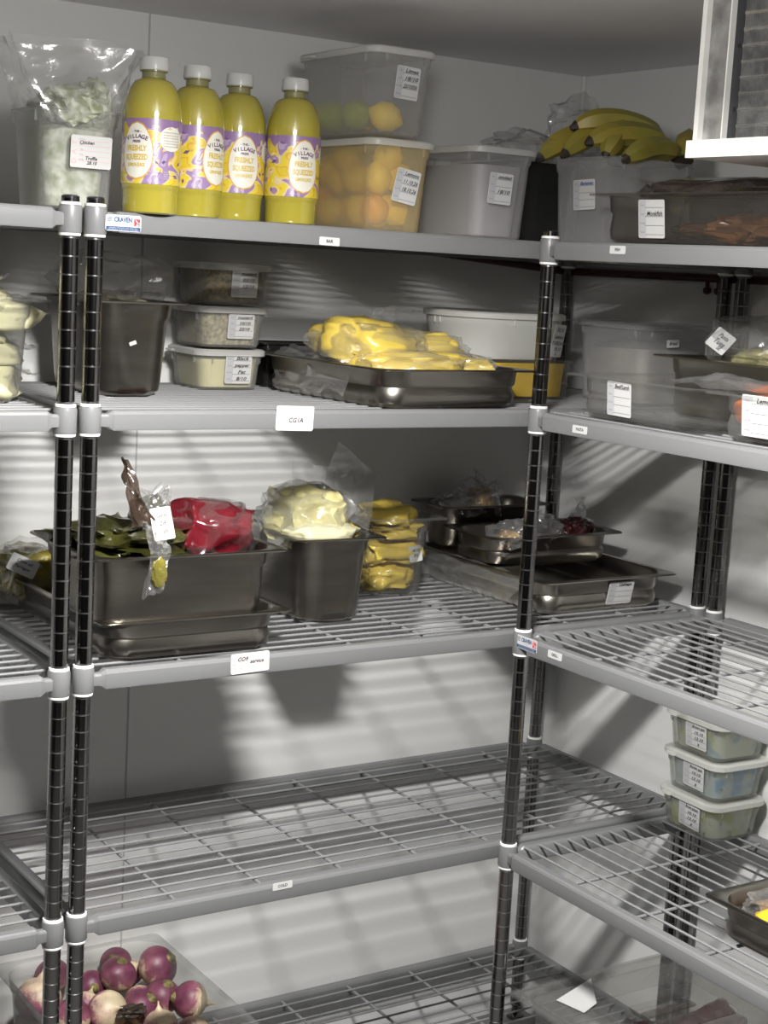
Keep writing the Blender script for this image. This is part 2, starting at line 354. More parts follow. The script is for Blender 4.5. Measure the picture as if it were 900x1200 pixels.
def sheet(mb, c00, c10, c01, c11, seed=0, amp=.008, n=22, f=3, bow=(0, 0, 0)):
    """a wrinkled patch of film between four corners"""
    A, B, C, D = map(Vector, (c00, c10, c01, c11)); bow = Vector(bow); nn = (B-A).cross(C-A).normalized(); vs = []
    for j in range(n+1):
        for i in range(n+1):
            u, v = i/n, j/n; p = A*(1-u)*(1-v)+B*u*(1-v)+C*(1-u)*v+D*u*v
            q = Vector((u, v*.7, seed))
            h = ridged(q, f, seed)+.5*ridged(q, f*2.3, seed+2)
            vs.append(p+bow*(4*u*(1-u)*(.3+.7*v))+nn*amp*h+noisev(q, f*1.4, seed)*amp*1.1)
    fs = [(j*(n+1)+i, j*(n+1)+i+1, (j+1)*(n+1)+i+1, (j+1)*(n+1)+i) for j in range(n) for i in range(n)]
    mb.add(vs, fs); return mb

# ------------------------------------------------------------------ the room
T = {1: .015, 2: -.2794+.015, 3: -.6604+.015, 4: -1.0414+.015, 5: -1.4986+.015}     # top of each deck
ZC, XW, YW, ZF = .366, 1.266, .487, -1.66
def st(mb, name, m_): return mb.build(name, m_, smooth=False, kind='structure')
st(MB().box(-2.1, XW, YW, YW+.08, ZF, ZC), 'wall_back', WALL)
st(MB().box(XW, XW+.08, -3.1, YW+.08, ZF, ZC), 'wall_right', WALL)
st(MB().box(-2.1, XW+.08, -3.1, YW+.08, ZC, ZC+.08), 'ceiling', CEIL)
st(MB().box(-2.1, XW+.08, -3.1, YW+.08, ZF-.08, ZF), 'floor', FLOOR)
st(MB().box(.2935, .2965, YW-.0012, YW, ZF, ZC), 'trim_1', SEAM)
mb = MB(); mb.tube([(XW-.004, YW-.004, ZF), (XW-.004, YW-.004, ZC)], .004); st(mb, 'trim_2', WALL)

# ceiling lamp: the round bulkhead that lights the room
t = thing('ceiling_light', 'oval white bulkhead lamp on the ceiling in front of the shelving', 'lamp', LAMP)
MB().rr([(.15, .09, .088, .031), (.15, .09, .088, 0), (.135, .078, .075, -.012)]).build('base', WHITE, t)
EM = bpy.data.materials.new('lamp_glass'); EM.use_nodes = True; b = EM.node_tree.nodes['Principled BSDF']
b.inputs['Emission Color'].default_value = (1, .97, .9, 1); b.inputs['Emission Strength'].default_value = 6
MB().rr([(.125, .07, .068, -.012), (.12, .065, .064, -.026), (.09, .045, .044, -.036)]).build('diffuser', EM, t)

# refrigerant pipe running round the room behind the top shelves
mb = MB(); mb.tube([(-1.3, .4765, .050), (.9, .4765, -.006), (1.23, .474, -.028), (1.2565, .45, -.029), (1.2565, -1.4, -.026)], .008, 10)
for y in (.075, .046): mb.tube([(1.2565, y, -.03), (1.2565, y, -.05)], .004, 8);
pipe = mb.build('refrigerant_pipe', COPPER); tag(pipe, 'thin dark pipe running along the walls just under the top shelves', 'pipe')
for y in (.075, .046):
    k = MB(); k.M = Matrix.Translation((1.2565, y, -.052)); k.lathe([(.003, -.007), (.0075, -.004), (.0075, .004), (.003, .007)], 14); k.build('valve_cap', COPPER, pipe)

# ------------------------------------------------------------------ shelving bays
P = .0254
def post_mesh(z0, z1):
    mb = MB(); pr = [(.0127, z0)]; z = math.ceil(z0/P)*P
    n = 24; mb.k = 0; last = z0
    while z < z1-.005:
        mb.k = 0; mb.lathe([(.0127, last), (.0127, z-.0011)], n, False, False)
        mb.k = 1; mb.lathe([(.0127, z-.0011), (.0122, z-.0007), (.0122, z+.0007), (.0127, z+.0011)], n, False, False)
        last = z+.0011; z += P
    mb.k = 0; mb.lathe([(.0127, last), (.0127, z1)], n, False, True)
    return mb
def beam(mb, p0, p1, depth, inward):
    """rolled edge rail between two corner castings"""
    p0 = Vector(p0); p1 = Vector(p1); d = (p1-p0); L = d.length; d.normalize(); i_ = Vector(inward)
    prof = [(-.5, -.4), (-.5, .30), (-.42, .42), (-.28, .5), (.28, .5), (.42, .42), (.5, .3), (.5, -.4), (.44, -.5), (-.44, -.5)]
    rs = []
    for s_, k, q in ((.013, .62, .6), (.024, .66, .7), (.031, 1, 1), (L-.031, 1, 1), (L-.024, .66, .7), (L-.013, .62, .6)):
        rs.append([tuple(p0+d*s_+i_*(a*depth*q)+Vector((0, 0, b_*.029*k))) for a, b_ in prof])
    mb.rings(rs)
def shelving(label, loc, rz, L, D, levels, top=.024, skip=()):
    root = thing('shelving_unit', label, 'shelving', loc, rz, None)
    cx = [(0, 0), (L, 0), (0, D), (L, D)]; pm = None
    for k, (x, y) in enumerate(cx):
        if k in skip: continue
        if pm is None: p = post_mesh(ZF+.03, top+.004).build('post', [CHROME, GROOVE], root); pm = p
        else: p = pm.copy(); COL.objects.link(p); p.parent = root
        p.location = (x, y, 0)
        c_ = MB().lathe([(.0125, top+.004), (.0125, top+.007), (.009, top+.009)], 20).build('post_cap', BLACK, root, loc=(x, y, 0))
        f_ = MB().lathe([(.019, ZF), (.019, ZF+.008), (.008, ZF+.014), (.008, ZF+.03)], 16).build('foot', CHROME, root, loc=(x, y, 0))
    first = None
    for z in levels:
        if first is None:
            mb = MB()
            beam(mb, (0, -.004, 0), (L, -.004, 0), .021, (0, 1, 0)); beam(mb, (0, D+.004, 0), (L, D+.004, 0), .021, (0, 1, 0))
            beam(mb, (0.001, 0, 0), (0.001, D, 0), .02, (1, 0, 0)); beam(mb, (L-.001, 0, 0), (L-.001, D, 0), .02, (1, 0, 0))
            sh = mb.build('shelf_frame', GREY, root, angle=24)
            mb = MB(); x = .168
            n = int((D-.06)/.030)+1
            for i in range(n):
                y = .030+(D-.06)*i/(n-1); mb.tube([(.008, y, .0118), (L-.008, y, .0118)], .0022, 8)
            while x < L-.02:
                mb.tube([(x, .006, .0070), (x, D-.006, .0070)], .0029, 8); x += .1525
            dk = mb.build('wire_deck', WIRE, sh)
            cm = sm = None
            for x, y in cx:
                if cm is None:
                    cm = MB().lathe([(.0150, -.0195), (.0165, -.017), (.0168, .014), (.0158, .0185), (.013, .0195)], 24).build('corner_casting', GREY, sh)
                    sm = MB().lathe([(.013, .0185), (.0152, .0195), (.0148, .0228), (.0128, .0235)], 24, False, False).build('plastic_sleeve', SLEEVE, sh)
                    sn = MB().lathe([(.0128, -.0235), (.0152, -.0225), (.0156, -.0195), (.013, -.0185)], 24, False, False).build('plastic_sleeve', SLEEVE, sh)
                else:
                    cm = cm.copy(); COL.objects.link(cm); cm.parent = sh; sm = sm.copy(); COL.objects.link(sm); sm.parent = sh; sn = sn.copy(); COL.objects.link(sn); sn.parent = sh
                cm.location = sn.location = sm.location = (x, y, 0)
            first = sh
        else: sh = copy_tree(first, root)
        sh.location = (0, 0, z)
    return root
LV = [0, -.2794, -.6604, -1.0414, -1.4986]
DB = .4494
bayB = shelving('long grey wire shelving bay along the back wall, with the four juice bottles on top', (0, 0, 0), 0, 1.2274, DB, LV)
bayA = shelving('grey wire shelving bay cut off by the left edge of the photo', (-.0387-1.2274, -.004, 0), 0, 1.2274, DB, LV)
bayR = shelving('grey wire shelving bay along the right wall, with bananas on top', (.7807, -.0411, 0), -90, 1.2274, DB, LV)
fy = -.0152
def tagB(x, z, w_, h_, lines, style='tag', roll=0, name='shelf_label', dz=0): sticker(bayB, (x, fy-dz, z), (0, -1, 0), w_, h_, lines, style, roll, name)
tagB(.374, -.008, .036, .0125, ['BAR'], roll=-1)
tagB(.345, -1.031, .036, .0125, ['COLD'], roll=1)
tagB(.036, -.0015, .054, .0225, [], 'maker', name='maker_sticker')
tagB(.3275, -.2775, .066, .038, [('CG1A', .02, -.08, .26)], 'wide', -1.5, dz=.0005)
tagB(.268, -.6555, .067, .032, [('CO9', -.2, .2, .28), ('service', .17, .05, .26)], 'wide', 1.5, dz=.0005)
def tagR(y, z, w_, h_, lines, style='tag', roll=0, name='shelf_label'): sticker(bayR, (-.0411-y, fy, z), (0, -1, 0), w_, h_, lines, style, roll, name)
tagR(-.226, .004, .036, .0125, ['FISH'])
tagR(-.168, -.2815, .036, .0125, ['PASTA'])
tagR(-.147, -.6575, .036, .0125, ['GRILL'])
tagR(-.072, -.6555, .054, .0225, [], 'maker', name='maker_sticker')

# ------------------------------------------------------------------ containers
def pan_profile(w_, l, h, tap=1.0):
    a, b_ = w_/2, l/2
    d = .010+.011*min(h/.1, 1.6)*tap
    return [(a-d-.012, b_-d-.012, .03, .0045), (a-d-.003, b_-d-.003, .036, .010), (a-d, b_-d, .040, .022), (a-.019, b_-.019, .046, h-.030), (a-.0155, b_-.0155, .048, h-.026), (a-.014, b_-.014, .048, h-.004), (a-.011, b_-.011, .048, h-.0005),
            (a-.002, b_-.002, .012, h), (a, b_, .014, h-.0012), (a, b_, .014, h-.0032), (a-.002, b_-.002, .013, h-.0036),
            (a-.0115, b_-.0115, .050, h-.0036), (a-.0130, b_-.0130, .050, h-.007), (a-.0143, b_-.0143, .050, h-.026), (a-.018, b_-.018, .048, h-.031), (a-d+.001, b_-d+.001, .042, .022), (a-d-.002, b_-d-.002, .038, .008), (a-d-.012, b_-d-.012, .03, .0005)]
def pan(label, cx, cy, z, w_, l, h, m_=None, rz=0, cat='food pan', name='food_pan', group=None):
    root = thing(name, label, cat, (cx, cy, z), rz, group)
    mb = MB(); mb.rr(pan_profile(w_, l, h)); mb.build('body', m_ or STEEL, root); return root
def tub(label, cx, cy, z, w_, l, h, m_=PP, rz=0, lid=None, taper=.010, r=.022, name='plastic_tub', group=None, cat='tub', ribs=True):
    root = thing(name, label, cat, (cx, cy, z), rz, group)
    a, b_ = w_/2, l/2; t_ = taper; mb = MB(); hh = h-(.010 if lid else 0)
    mb.rr([(a-t_-.006, b_-t_-.006, r*.8, .0025), (a-t_-.002, b_-t_-.002, r, .006), (a-.0055, b_-.0055, r, hh-.022), (a-.0035, b_-.0035, r, hh-.019), (a-.0025, b_-.0025, r, hh-.001), (a-.001, b_-.001, r+.001, hh),
           (a+.0015, b_+.0015, r+.002, hh-.0005), (a+.0015, b_+.0015, r+.002, hh-.004), (a-.001, b_-.001, r, hh-.0045), (a-.0022, b_-.0022, r, hh-.020), (a-.0042, b_-.0042, r, hh-.024), (a-t_, b_-t_, r, .005), (a-t_-.004, b_-t_-.004, r*.8, 0)])
    if ribs:
        for sx in (-1, 1):
            for sy in (-1, 1):
                for ax in (0, 1):
                    if ax: mb.box(sx*(a-r-.002)-.0008, sx*(a-r-.002)+.0008, sy*(b_-.001)-.0022, sy*(b_-.001)+.0022, hh-.02, hh-.003)
                    else: mb.box(sx*(a-.001)-.0022, sx*(a-.001)+.0022, sy*(b_-r-.002)-.0008, sy*(b_-r-.002)+.0008, hh-.02, hh-.003)
    mb.build('body', m_, root)
    if lid:
        l_ = MB(); l_.rr([(a-.004, b_-.004, r, hh-.002), (a+.003, b_+.003, r+.003, hh-.008), (a+.0045, b_+.0045, r+.004, hh-.007), (a+.0045, b_+.0045, r+.004, hh+.001), (a+.001, b_+.001, r+.002, hh+.0035), (a-.006, b_-.006, r, hh+.0032), (a-.009, b_-.009, r, hh+.0005)])
        l_.M = Matrix.Translation((-a-.006, b_*.55, hh-.004)); l_.rr([(.006, .012, .005, -.0015), (.006, .012, .005, .0015)])
        l_.build('lid', lid, root)
    return root
def side_pos(w_, l, h, taper, side, s_, z):
    k = taper*(1-z/h)
    n = {'f': (0, -1, -taper/h), 'l': (-1, 0, -taper/h)}[side]
    p = (s_, -(l/2-k+.0022), z) if side == 'f' else (-(w_/2-k+.0022), s_, z)
    return p, n
def lab(root, dims, side, s_, z, w_, h_, lines, roll=0, taper=.010, **k):
    p, n = side_pos(*dims, taper, side, s_, z); return sticker(root, p, n, w_, h_, lines, 'day', roll, **k)
def fill(root, w_, l, z0, z1, m_, name='contents', r=.02, inset=.014, lumpy=0, seed=1, tap=.008):
    """food filling a tub up to a level"""
    a, b_ = w_/2-inset, l/2-inset; mb = MB()
    pr = [(a-tap, b_-tap, r, z0), (a-tap*.5, b_-tap*.5, r, (z0+z1)/2), (a, b_, r, z1), (a*.75, b_*.75, r, z1+lumpy*.5), (a*.4, b_*.4, r*.5, z1+lumpy)]
    mb.rr(pr)
    if lumpy:
        mb.v = [tuple(Vector(p)+noisev(p, 30, seed)*lumpy*.5) if p[2] > z0+.01 else p for p in mb.v]
    return mb.build(name, m_, root)

# ------------------------------------------------------------------ TOP SHELF, back bay
z = T[1]-.001
W_, L_, H_ = .124, .135, .141
t = tub('tall white tub of herb-flecked crumbly cheese with an open bag, left of the bottles', -.000, .118, z, W_, L_, H_, PP)
lab_ = sticker(t, (.013, -.0665, .082), (0, -1, -.07), .062, .045, [('Chicken', -.12, .28, .15), ('Truffle', 0, -.2, .15), ('28.10', .02, -.34, .15)], 'wide', 0, 'date_label', 'white and pink day label')
fill(t, W_, L_, .005, .112, CHEESE, lumpy=.012)
bag = thing('plastic_bag', 'large clear bag of herby cheese spilling out of the leftmost white tub', 'bag', (-.001, .126, z+.122))
mb = MB(); crumple(mb, (.0, -.01, .020), (.042, .07, .030), 5, amp=.35); crumple(mb, (.035, -.03, .022), (.022, .03, .04), 7, amp=.35); mb.build('contents', CHEESE, bag)
mb = MB()
sheet(mb, (-.052, -.08, -.005), (.05, -.085, -.002), (-.105, -.055, .112), (.085, -.05, .115), 3, .006, f=2.6)
sheet(mb, (-.052, .05, -.005), (.05, .05, 0), (-.095, .04, .108), (.13, .02, .120), 8, .008, f=2.6)
sheet(mb, (-.052, -.08, -.005), (-.052, .05, -.005), (-.105, -.055, .112), (-.095, .04, .108), 9, .005)
sheet(mb, (.05, -.085, -.002), (.05, .05, 0), (.085, -.05, .115), (.13, .02, .120), 11, .006)
mb.build('film', FILM, bag)

def bottle(label, x, y, spin):
    root = thing('juice_bottle', label, 'bottle', (x, y, z), 0, 'lemon juice bottles')
    mb = MB(); r = .0418
    pr = [(.030, .004), (.034, 0), (.0385, .002), (.0395, .006), (.0398, .030), (.0405, .0345), (.0412, .036), (r, .040), (r, .132)]
    for i in range(1, 11):
        a = i/10*R(74); pr.append((.0165+(r-.0165)*math.cos(a)**1.05 if i < 10 else .0195, .132+.055*math.sin(a)/math.sin(R(74))))
    pr += [(.0168, .189)]
    mb.lathe(pr, 40); mb.build('body', JUICE, root)
    mb = MB(); mb.lathe([(.0168, .1885), (.0165, .197), (.0195, .1975), (.0195, .1995), (.015, .200)], 32); mb.build('neck', NECK, root)
    mb = MB(); n = 60; rs = []
    for rr_, zz in ((.0185, .199), (.0200, .1995), (.0203, .2005), (.0198, .2155), (.0185, .2172)):
        rs.append([((rr_+(.0004 if i % 2 else 0)*(zz < .215))*math.cos(2*PI*i/n), (rr_+(.0004 if i % 2 else 0)*(zz < .215))*math.sin(2*PI*i/n), zz) for i in range(n)])
    mb.rings(rs); mb.build('cap', CAP, root)
    # printed sleeve
    n = 64; z0, z1 = .041, .1305; ra = r+.0006
    me = bpy.data.meshes.new('sleeve'); vs = []; fs = []
    for i in range(n):
        a = 2*PI*i/n; vs += [(ra*math.cos(a), ra*math.sin(a), z0), (ra*math.cos(a), ra*math.sin(a), z1)]
    for i in range(n): j = (i+1) % n; fs.append((2*i, 2*j, 2*j+1, 2*i+1))
    me.from_pydata(vs, [], fs); me.materials.append(ART); uvl = me.uv_layers.new(name='UVMap')
    for i, p in enumerate(me.polygons):
        p.use_smooth = True
        for li, (uu, vv) in zip(p.loop_indices, ((i, 0), (i+1, 0), (i+1, 1), (i, 1))): uvl.data[li].uv = (uu/n, vv)
    sl = bpy.data.objects.new('printed_sleeve', me); COL.objects.link(sl); sl.parent = root
    # lettering panels, wrapped round the sleeve
    def wrap(src, ang, rr_, dz=0):
        out = MB(); out.f = src.f; out.mi = src.mi
        out.v = [((rr_+p[2])*math.cos(ang+p[0]/rr_), (rr_+p[2])*math.sin(ang+p[0]/rr_), p[1]+.086+dz) for p in src.v]; return out
    q = MB()
    def oval(cx, cy, hx, hy, k, zz, n=40, egg=.12):
        q.k = k; rows = []
        for j in range(31):
            v_ = -1+2*j/30; wv = math.sqrt(max(0, 1-v_*v_))*(1-egg*v_)
            rows.append([(cx+hx*wv*(-1+2*i/8), cy+hy*v_, zz) for i in range(9)])
        q.rings(rows, False, False, closed=False)
    oval(0, 0, .0245, .040, 2, .0002); oval(0, 0, .0230, .038, 0, .0004)
    def T_(txt, y, sz, k, wd, bold=.0002): put_text(q, txt, 0, y, sz, k, z=.0007, bold=bold, width=wd)
    T_('- THE -', .026, .0042, 3, .014); 
    for i, ch in enumerate('VILLAGE'): a = (i-3)*.0048; put_text(q, ch, a, .0195-abs(a)**2*14, .0078, 3, z=.0007, bold=.0003, rot=-math.degrees(a*28))
    T_('PRESS', .0125, .0045, 3, .012)
    T_('FRESHLY', .003, .0105, 1, .030, .0004); T_('SQUEEZED', -.009, .0105, 1, .034, .0004); T_('LEMON JUICE', -.0195, .0065, 1, .026, .0003)
    # leaves and hill details either side
    rnd = random.Random(4)
    for i in range(16):
        cx = rnd.choice((-1, 1))*rnd.uniform(.028, .10); cy = rnd.uniform(-.036, .036); k = rnd.choice((3, 3, 2, 4)); a = rnd.uniform(0, PI)
        s_ = rnd.uniform(.003, .006); q.k = k
        ca, sa = math.cos(a), math.sin(a)
        q.add([(cx-ca*s_, cy-sa*s_, .0004), (cx+sa*s_*.45, cy-ca*s_*.45, .0004), (cx+ca*s_, cy+sa*s_, .0004), (cx-sa*s_*.45, cy+ca*s_*.45, .0004)], [(0, 1, 2, 3)])
    # ingredients panel
    oval(.052, .018, .020, .017, 0, .0003, egg=0)
    for i in range(6): put_text(q, 'we press our fruit the slow', .052, .027-.0038*i, .0026, 3, z=.0006, width=.028)
    q.k = 3; q.add([(.031, -.034, .0003), (.036, -.024, .0003), (.075, -.024, .0003), (.075, -.040, .0003), (.036, -.040, .0003)], [(4, 3, 2, 1, 0)])
    for i in range(4): put_text(q, 'ingredients lemon juice keep cold', .055, -.0275-.003*i, .0024, 0, z=.0006, width=.030)
    wrap(q, R(-120+spin), r+.0007).build('label_print', [CREAM, GOLD, ORNG, PURP, YELD], sl, smooth=False)
    return root
bottle('leftmost lemon juice bottle, beside the white cheese tub, its label oval turned left', .086, .008, -24)
bottle('second lemon juice bottle from the left, its oval half hidden by the third', .170, .040, 52)
bottle('third lemon juice bottle, between the second and the one standing apart', .254, .068, 18)
bottle('rightmost lemon juice bottle, beside the yellow fruit tub', .334, .040, 26)

def fruit(label, c, r, m_, name, cat, group, seed=0):
    o = MB().lathe([(.001, -1.22*r), (.15*r, -1.16*r), (.35*r, -1.0*r), (.8*r, -.62*r), (r, 0), (.8*r, .62*r), (.35*r, 1.0*r), (.18*r, 1.14*r), (.001, 1.2*r)], 20).build(name, m_)
    o.location = c; rr_ = random.Random(seed); o.rotation_euler = (rr_.uniform(0, 3), rr_.uniform(0, 3), 0); tag(o, label, cat, group); return o
LEM = mat('lemon_skin', (.95, .66, .07), .5, bump=.3, bscale=200)
LIME = mat('lime_skin', (.55, .60, .10), .5, bump=.3, bscale=200)
ORA = mat('orange_skin', (.80, .36, .06), .5, bump=.3, bscale=200)
dims = (.120, .27, .150)
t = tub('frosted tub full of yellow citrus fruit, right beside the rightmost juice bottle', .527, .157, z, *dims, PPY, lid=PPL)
lab(t, dims, 'f', .008, .072, .046, .053, ['Lemons', '11.10.26', '18.10.26'], roll=-9)
k = 0
for dx, dy, dz, mm in ((-.03, -.098, .034, 2), (.032, -.095, .036, 0), (-.028, -.1, .085, 0), (.034, -.1, .088, 0), (0, -.1, .118, 0), (-.036, 0, .118, 0), (-.036, .09, .05, 2), (-.036, .08, .10, 0), (-.03, -.045, .034, 0), (.03, -.04, .032, 0), (.0, .01, .033, 2), (-.032, .06, .033, 0), (.03, .06, .034, 0), (-.022, -.02, .084, 0), (.034, -.02, .088, 2), (.0, -.065, .080, 0), (-.015, .05, .085, 0), (.03, .045, .086, 0)):
    fruit('yellow citrus fruit seen through the frosted tub beside the bottles', (.527+dx*.62, .157+dy*.86, z+dz), .024, (LEM, LIME, ORA)[mm], 'lemon', 'fruit', 'citrus in the lower tub', k); k += 1
dims = (.120, .235, .139)
t = tub('frosted tub stacked on top of the yellow citrus tub', .520, .140, z+.1505, *dims, PP, lid=PPL)
lab(t, dims, 'f', .006, .080, .044, .050, ['Limes', '18/10', '25/10/26'], roll=-3)
for dx, dy, dz, mm in ((.02, -.045, .032, 0), (-.02, .0, .034, 1), (.03, .04, .034, 0), (-.035, .06, .034, 1)):
    fruit('pale citrus fruit lying in the bottom of the upper frosted tub', (.520+dx*.7, .140+dy, z+.151+dz), .025, (LEM, LIME)[mm], 'lime', 'fruit', 'citrus in the upper tub', k); k += 1
dims = (.126, .27, .156)
t = tub('grey frosted tub standing alone between the citrus tubs and the corner post', .731, .157, z, *dims, PP, lid=PPL)
lab(t, dims, 'f', -.010, .082, .048, .050, ['smoked', '', '18/10'], roll=-2)
fill(t, .126, .27, .005, .12, mat('grey_paste', (.34, .325, .33), .5))
# dark tall box behind the grey tub, with a bag on it
t = thing('plastic_crate', 'tall black box squeezed behind the grey frosted tub', 'box', (.872, .185, z))
MB().rr([(.058, .085, .012, 0), (.062, .09, .014, .13), (.065, .093, .014, .131), (.065, .093, .014, .137), (.060, .088, .012, .137), (.056, .084, .01, .006)]).build('body', BLACK, t)
sticker(t, (-.064, -.060, .085), (-1, 0, -.03), .03, .03, [('SP', 0, 0, .5)], 'plain', 45, 'date_label', 'white diamond label')
bag = thing('plastic_bag', 'crinkled empty clear bag lying on the black box before the back corner', 'bag', (.93, .17, z+.137))
mb = MB(); crumple(mb, (-.035, -.02, .028), (.095, .06, .026), 12, amp=.5, f=1.7); crumple(mb, (.050, -.03, .060), (.06, .035, .055), 14, amp=.45, f=1.8, rz=-20)
mb.build('film', FILM, bag)
# banana tub
W3 = (.19, .166, .145)
t = tub('grey frosted tub holding the bananas on the right-hand bay', .966, .004, z, *W3, PP)
lab(t, W3, 'l', -.012, .083, .056, .050, ['Bananas'], roll=2, ink=7)
def banana(mb, base, heading, length, r, lift, curl=.9, mats=(0, 1, 2)):
    """one banana from the shared stem outwards; heading in degrees"""
    pts = []; rad = []; n = 16; c = Vector(base); d = Vector((math.cos(R(heading)), math.sin(R(heading)), 0))
    a0 = lift
    p = c.copy()
    for i in range(n+1):
        s_ = i/n; a = a0-curl*s_*1.5
        pts.append(tuple(p)); p = p+(d*math.cos(a)+Vector((0, 0, 1))*math.sin(a))*(length/n)
        rad.append(r*(.30 if s_ < .10 else .30+.70*min(1, (s_-.10)/.16))*(1 if s_ < .72 else max(.22, 1-((s_-.72)/.28)**2*.82)))
    mb.k = mats[2]; mb.tube(pts[:3], rad[:3], 6); mb.k = mats[0]; mb.tube(pts[2:n], rad[2:n], 6); mb.k = mats[1]; mb.tube(pts[n-1:], [rad[n-1], rad[n]*.8], 6)
def bunch(label, loc, lst, rz=0):
    root = thing('banana_bunch', label, 'bananas', loc, rz, None)
    for (b0, h, L, r, lift, c) in lst:
        mb = MB(); banana(mb, b0, h, L, r, lift, c); mb.build('banana', [BANANA, BANT, BANG], root)
    mb = MB(); mb.tube([(-.008, 0, -.004), (.004, 0, .0), (.018, 0, .006)], [.011, .012, .009], 8); mb.build('stem_crown', BANT, root); return root
bunch('bananas with the dark cut stem on the right, in the grey tub', (1.052, -.035, z+.163), [((0, 0, 0), 168, .19, .021, .55, .75), ((0, .012, .004), 155, .20, .021, .75, .85), ((0, -.015, -.006), 190, .17, .020, .3, .6), ((.0, .02, .0), 110, .14, .02, .6, .8)])
bunch('green-tipped bananas lying behind the front bunch in the grey tub', (1.045, .045, z+.205), [((0, 0, 0), 180, .20, .020, .12, .62), ((-.01, .02, -.01), 172, .21, .020, .2, .7), ((-.06, -.03, .005), 205, .12, .018, -.3, .4)])
bunch('single banana standing at the right rim of the grey tub', (1.04, -.06, z+.150), [((0, 0, 0), 40, .13, .019, .95, .9)])
# clear pan of monkfish
PW, PL, PH = .30, .52, .078
t = pan('clear pan of monkfish with a white label, at the front of the right-hand top shelf', .79+PW/2-.006, -.118-PL/2, z, PW, PL, PH, PCD, name='clear_food_pan')
sticker(t, (-.1385, .114, .039), (-1, 0, -.12), .058, .058, ['', 'Monkfish'], 'day', 0)
for i, (x, y, s_, h) in enumerate(((-.05, -.02, .075, 1.4), (.03, .03, .07, 1), (-.04, -.13, .08, 1.2), (.05, -.10, .07, 1), (.0, .13, .06, .7))):
    mb = MB(); crumple(mb, (.79+PW/2+x, -.118-PL/2+y, z+.028), (s_, s_*.75, .016*h), 20+i, amp=.3, rz=30*i)
    tag(mb.build('fish_fillet', BROWNF), 'tan fish fillet lying in the clear monkfish pan', 'fish', 'fillets in the monkfish pan')
t = thing('vacuum_pack', 'dark glossy vacuum pack lying across the clear monkfish pan', 'vacuum pack', (.99, -.29, z+.082))
mb = MB(); crumple(mb, (0, 0, .010), (.10, .20, .018), 31, amp=.16, sq=.55, f=2.4); mb.build('contents', VAC, t)
mb = MB(); sheet(mb, (-.10, .12, .01), (.03, .20, .01), (-.11, .18, .026), (.0, .235, .022), 33, .006); mb.build('sealed_edge', FILM, t)
D4 = (.17, .14, .125)
t = tub('clear tub half hidden behind the banana tub, against the right wall', 1.155, -.10, z, *D4, PP)
# evaporator
XE = .72; ye = -.419
t = thing('evaporator_unit', 'white ceiling cooling unit with a finned coil, top right corner', 'cooling unit', (XE, ye, ZC))
zb = .1535-ZC
mb = MB(); mb.box(.0, .42, -.012, -.004, zb, -.002); mb.box(.0, .42, -.80, -.79, zb, -.002); mb.box(.40, .42, -.8, -.004, zb, -.002); mb.box(0, .42, -.8, -.004, -.012, -.002); mb.box(-.004, .006, -.0125, -.004, zb, -.002)
mb.build('casing', WHITE, t)
mb = MB(); mb.box(-.008, .43, -.81, .004, zb-.020, zb); mb.box(-.008, -.004, -.81, .004, zb, zb+.004)
mb.build('drip_tray', WHITE, t)
MB().box(.006, .012, -.054, -.012, zb+.001, -.012).build('side_panel', GALV, t)
MB().box(0, .01, -.0562, -.054, zb+.001, -.012).build('edge_trim', WHITE, t)
MB().box(.010, .016, -.0735, -.0562, zb+.001, -.012).build('coil_end_plate', mat('end_plate', (.06, .06, .065), .4, .6), t)
mb = MB()
for zz in (.045, .13): mb.M = Matrix.Translation((.0095, -.0655, zb+zz)) @ Matrix.Rotation(R(90), 4, 'Y'); mb.lathe([(.0035, 0), (.0035, .001)], 16)
mb.build('plate_hole', BLACK, t)
mb = MB(); y = -.0755
while y > -.60: mb.box(.008, .060, y-.0003, y+.0003, zb+.002, -.014); y -= .0030
mb.build('coil_fins', mat('aluminium_fins', (.42, .42, .41), .35, .5, vary=.4, vscale=60), t)
mb = MB()
for i in range(9):
    zz = zb+.022+i*.0215; mb.tube([(.0121, -.0735, zz), (.0121, -.60, zz)], .0042, 8)
mb.build('coil_tube', mat('coil_tubes', (.6, .6, .58), .2, 1), t)
MB().box(.06, .07, -.6, -.0735, zb+.002, -.014).build('coil_backing', BLACK, t)

# ------------------------------------------------------------------ SECOND SHELF
z = T[2]-.001
def pouch(parent_thing, c, sz, m_, seed, amp=.3, rz=0, f=2.0, name='contents', flat=None, sub=4):
    mb = MB(); crumple(mb, c, sz, seed, sub, amp*.95, f*.62, .75, flat, rz); return mb.build(name, m_, parent_thing, angle=75)
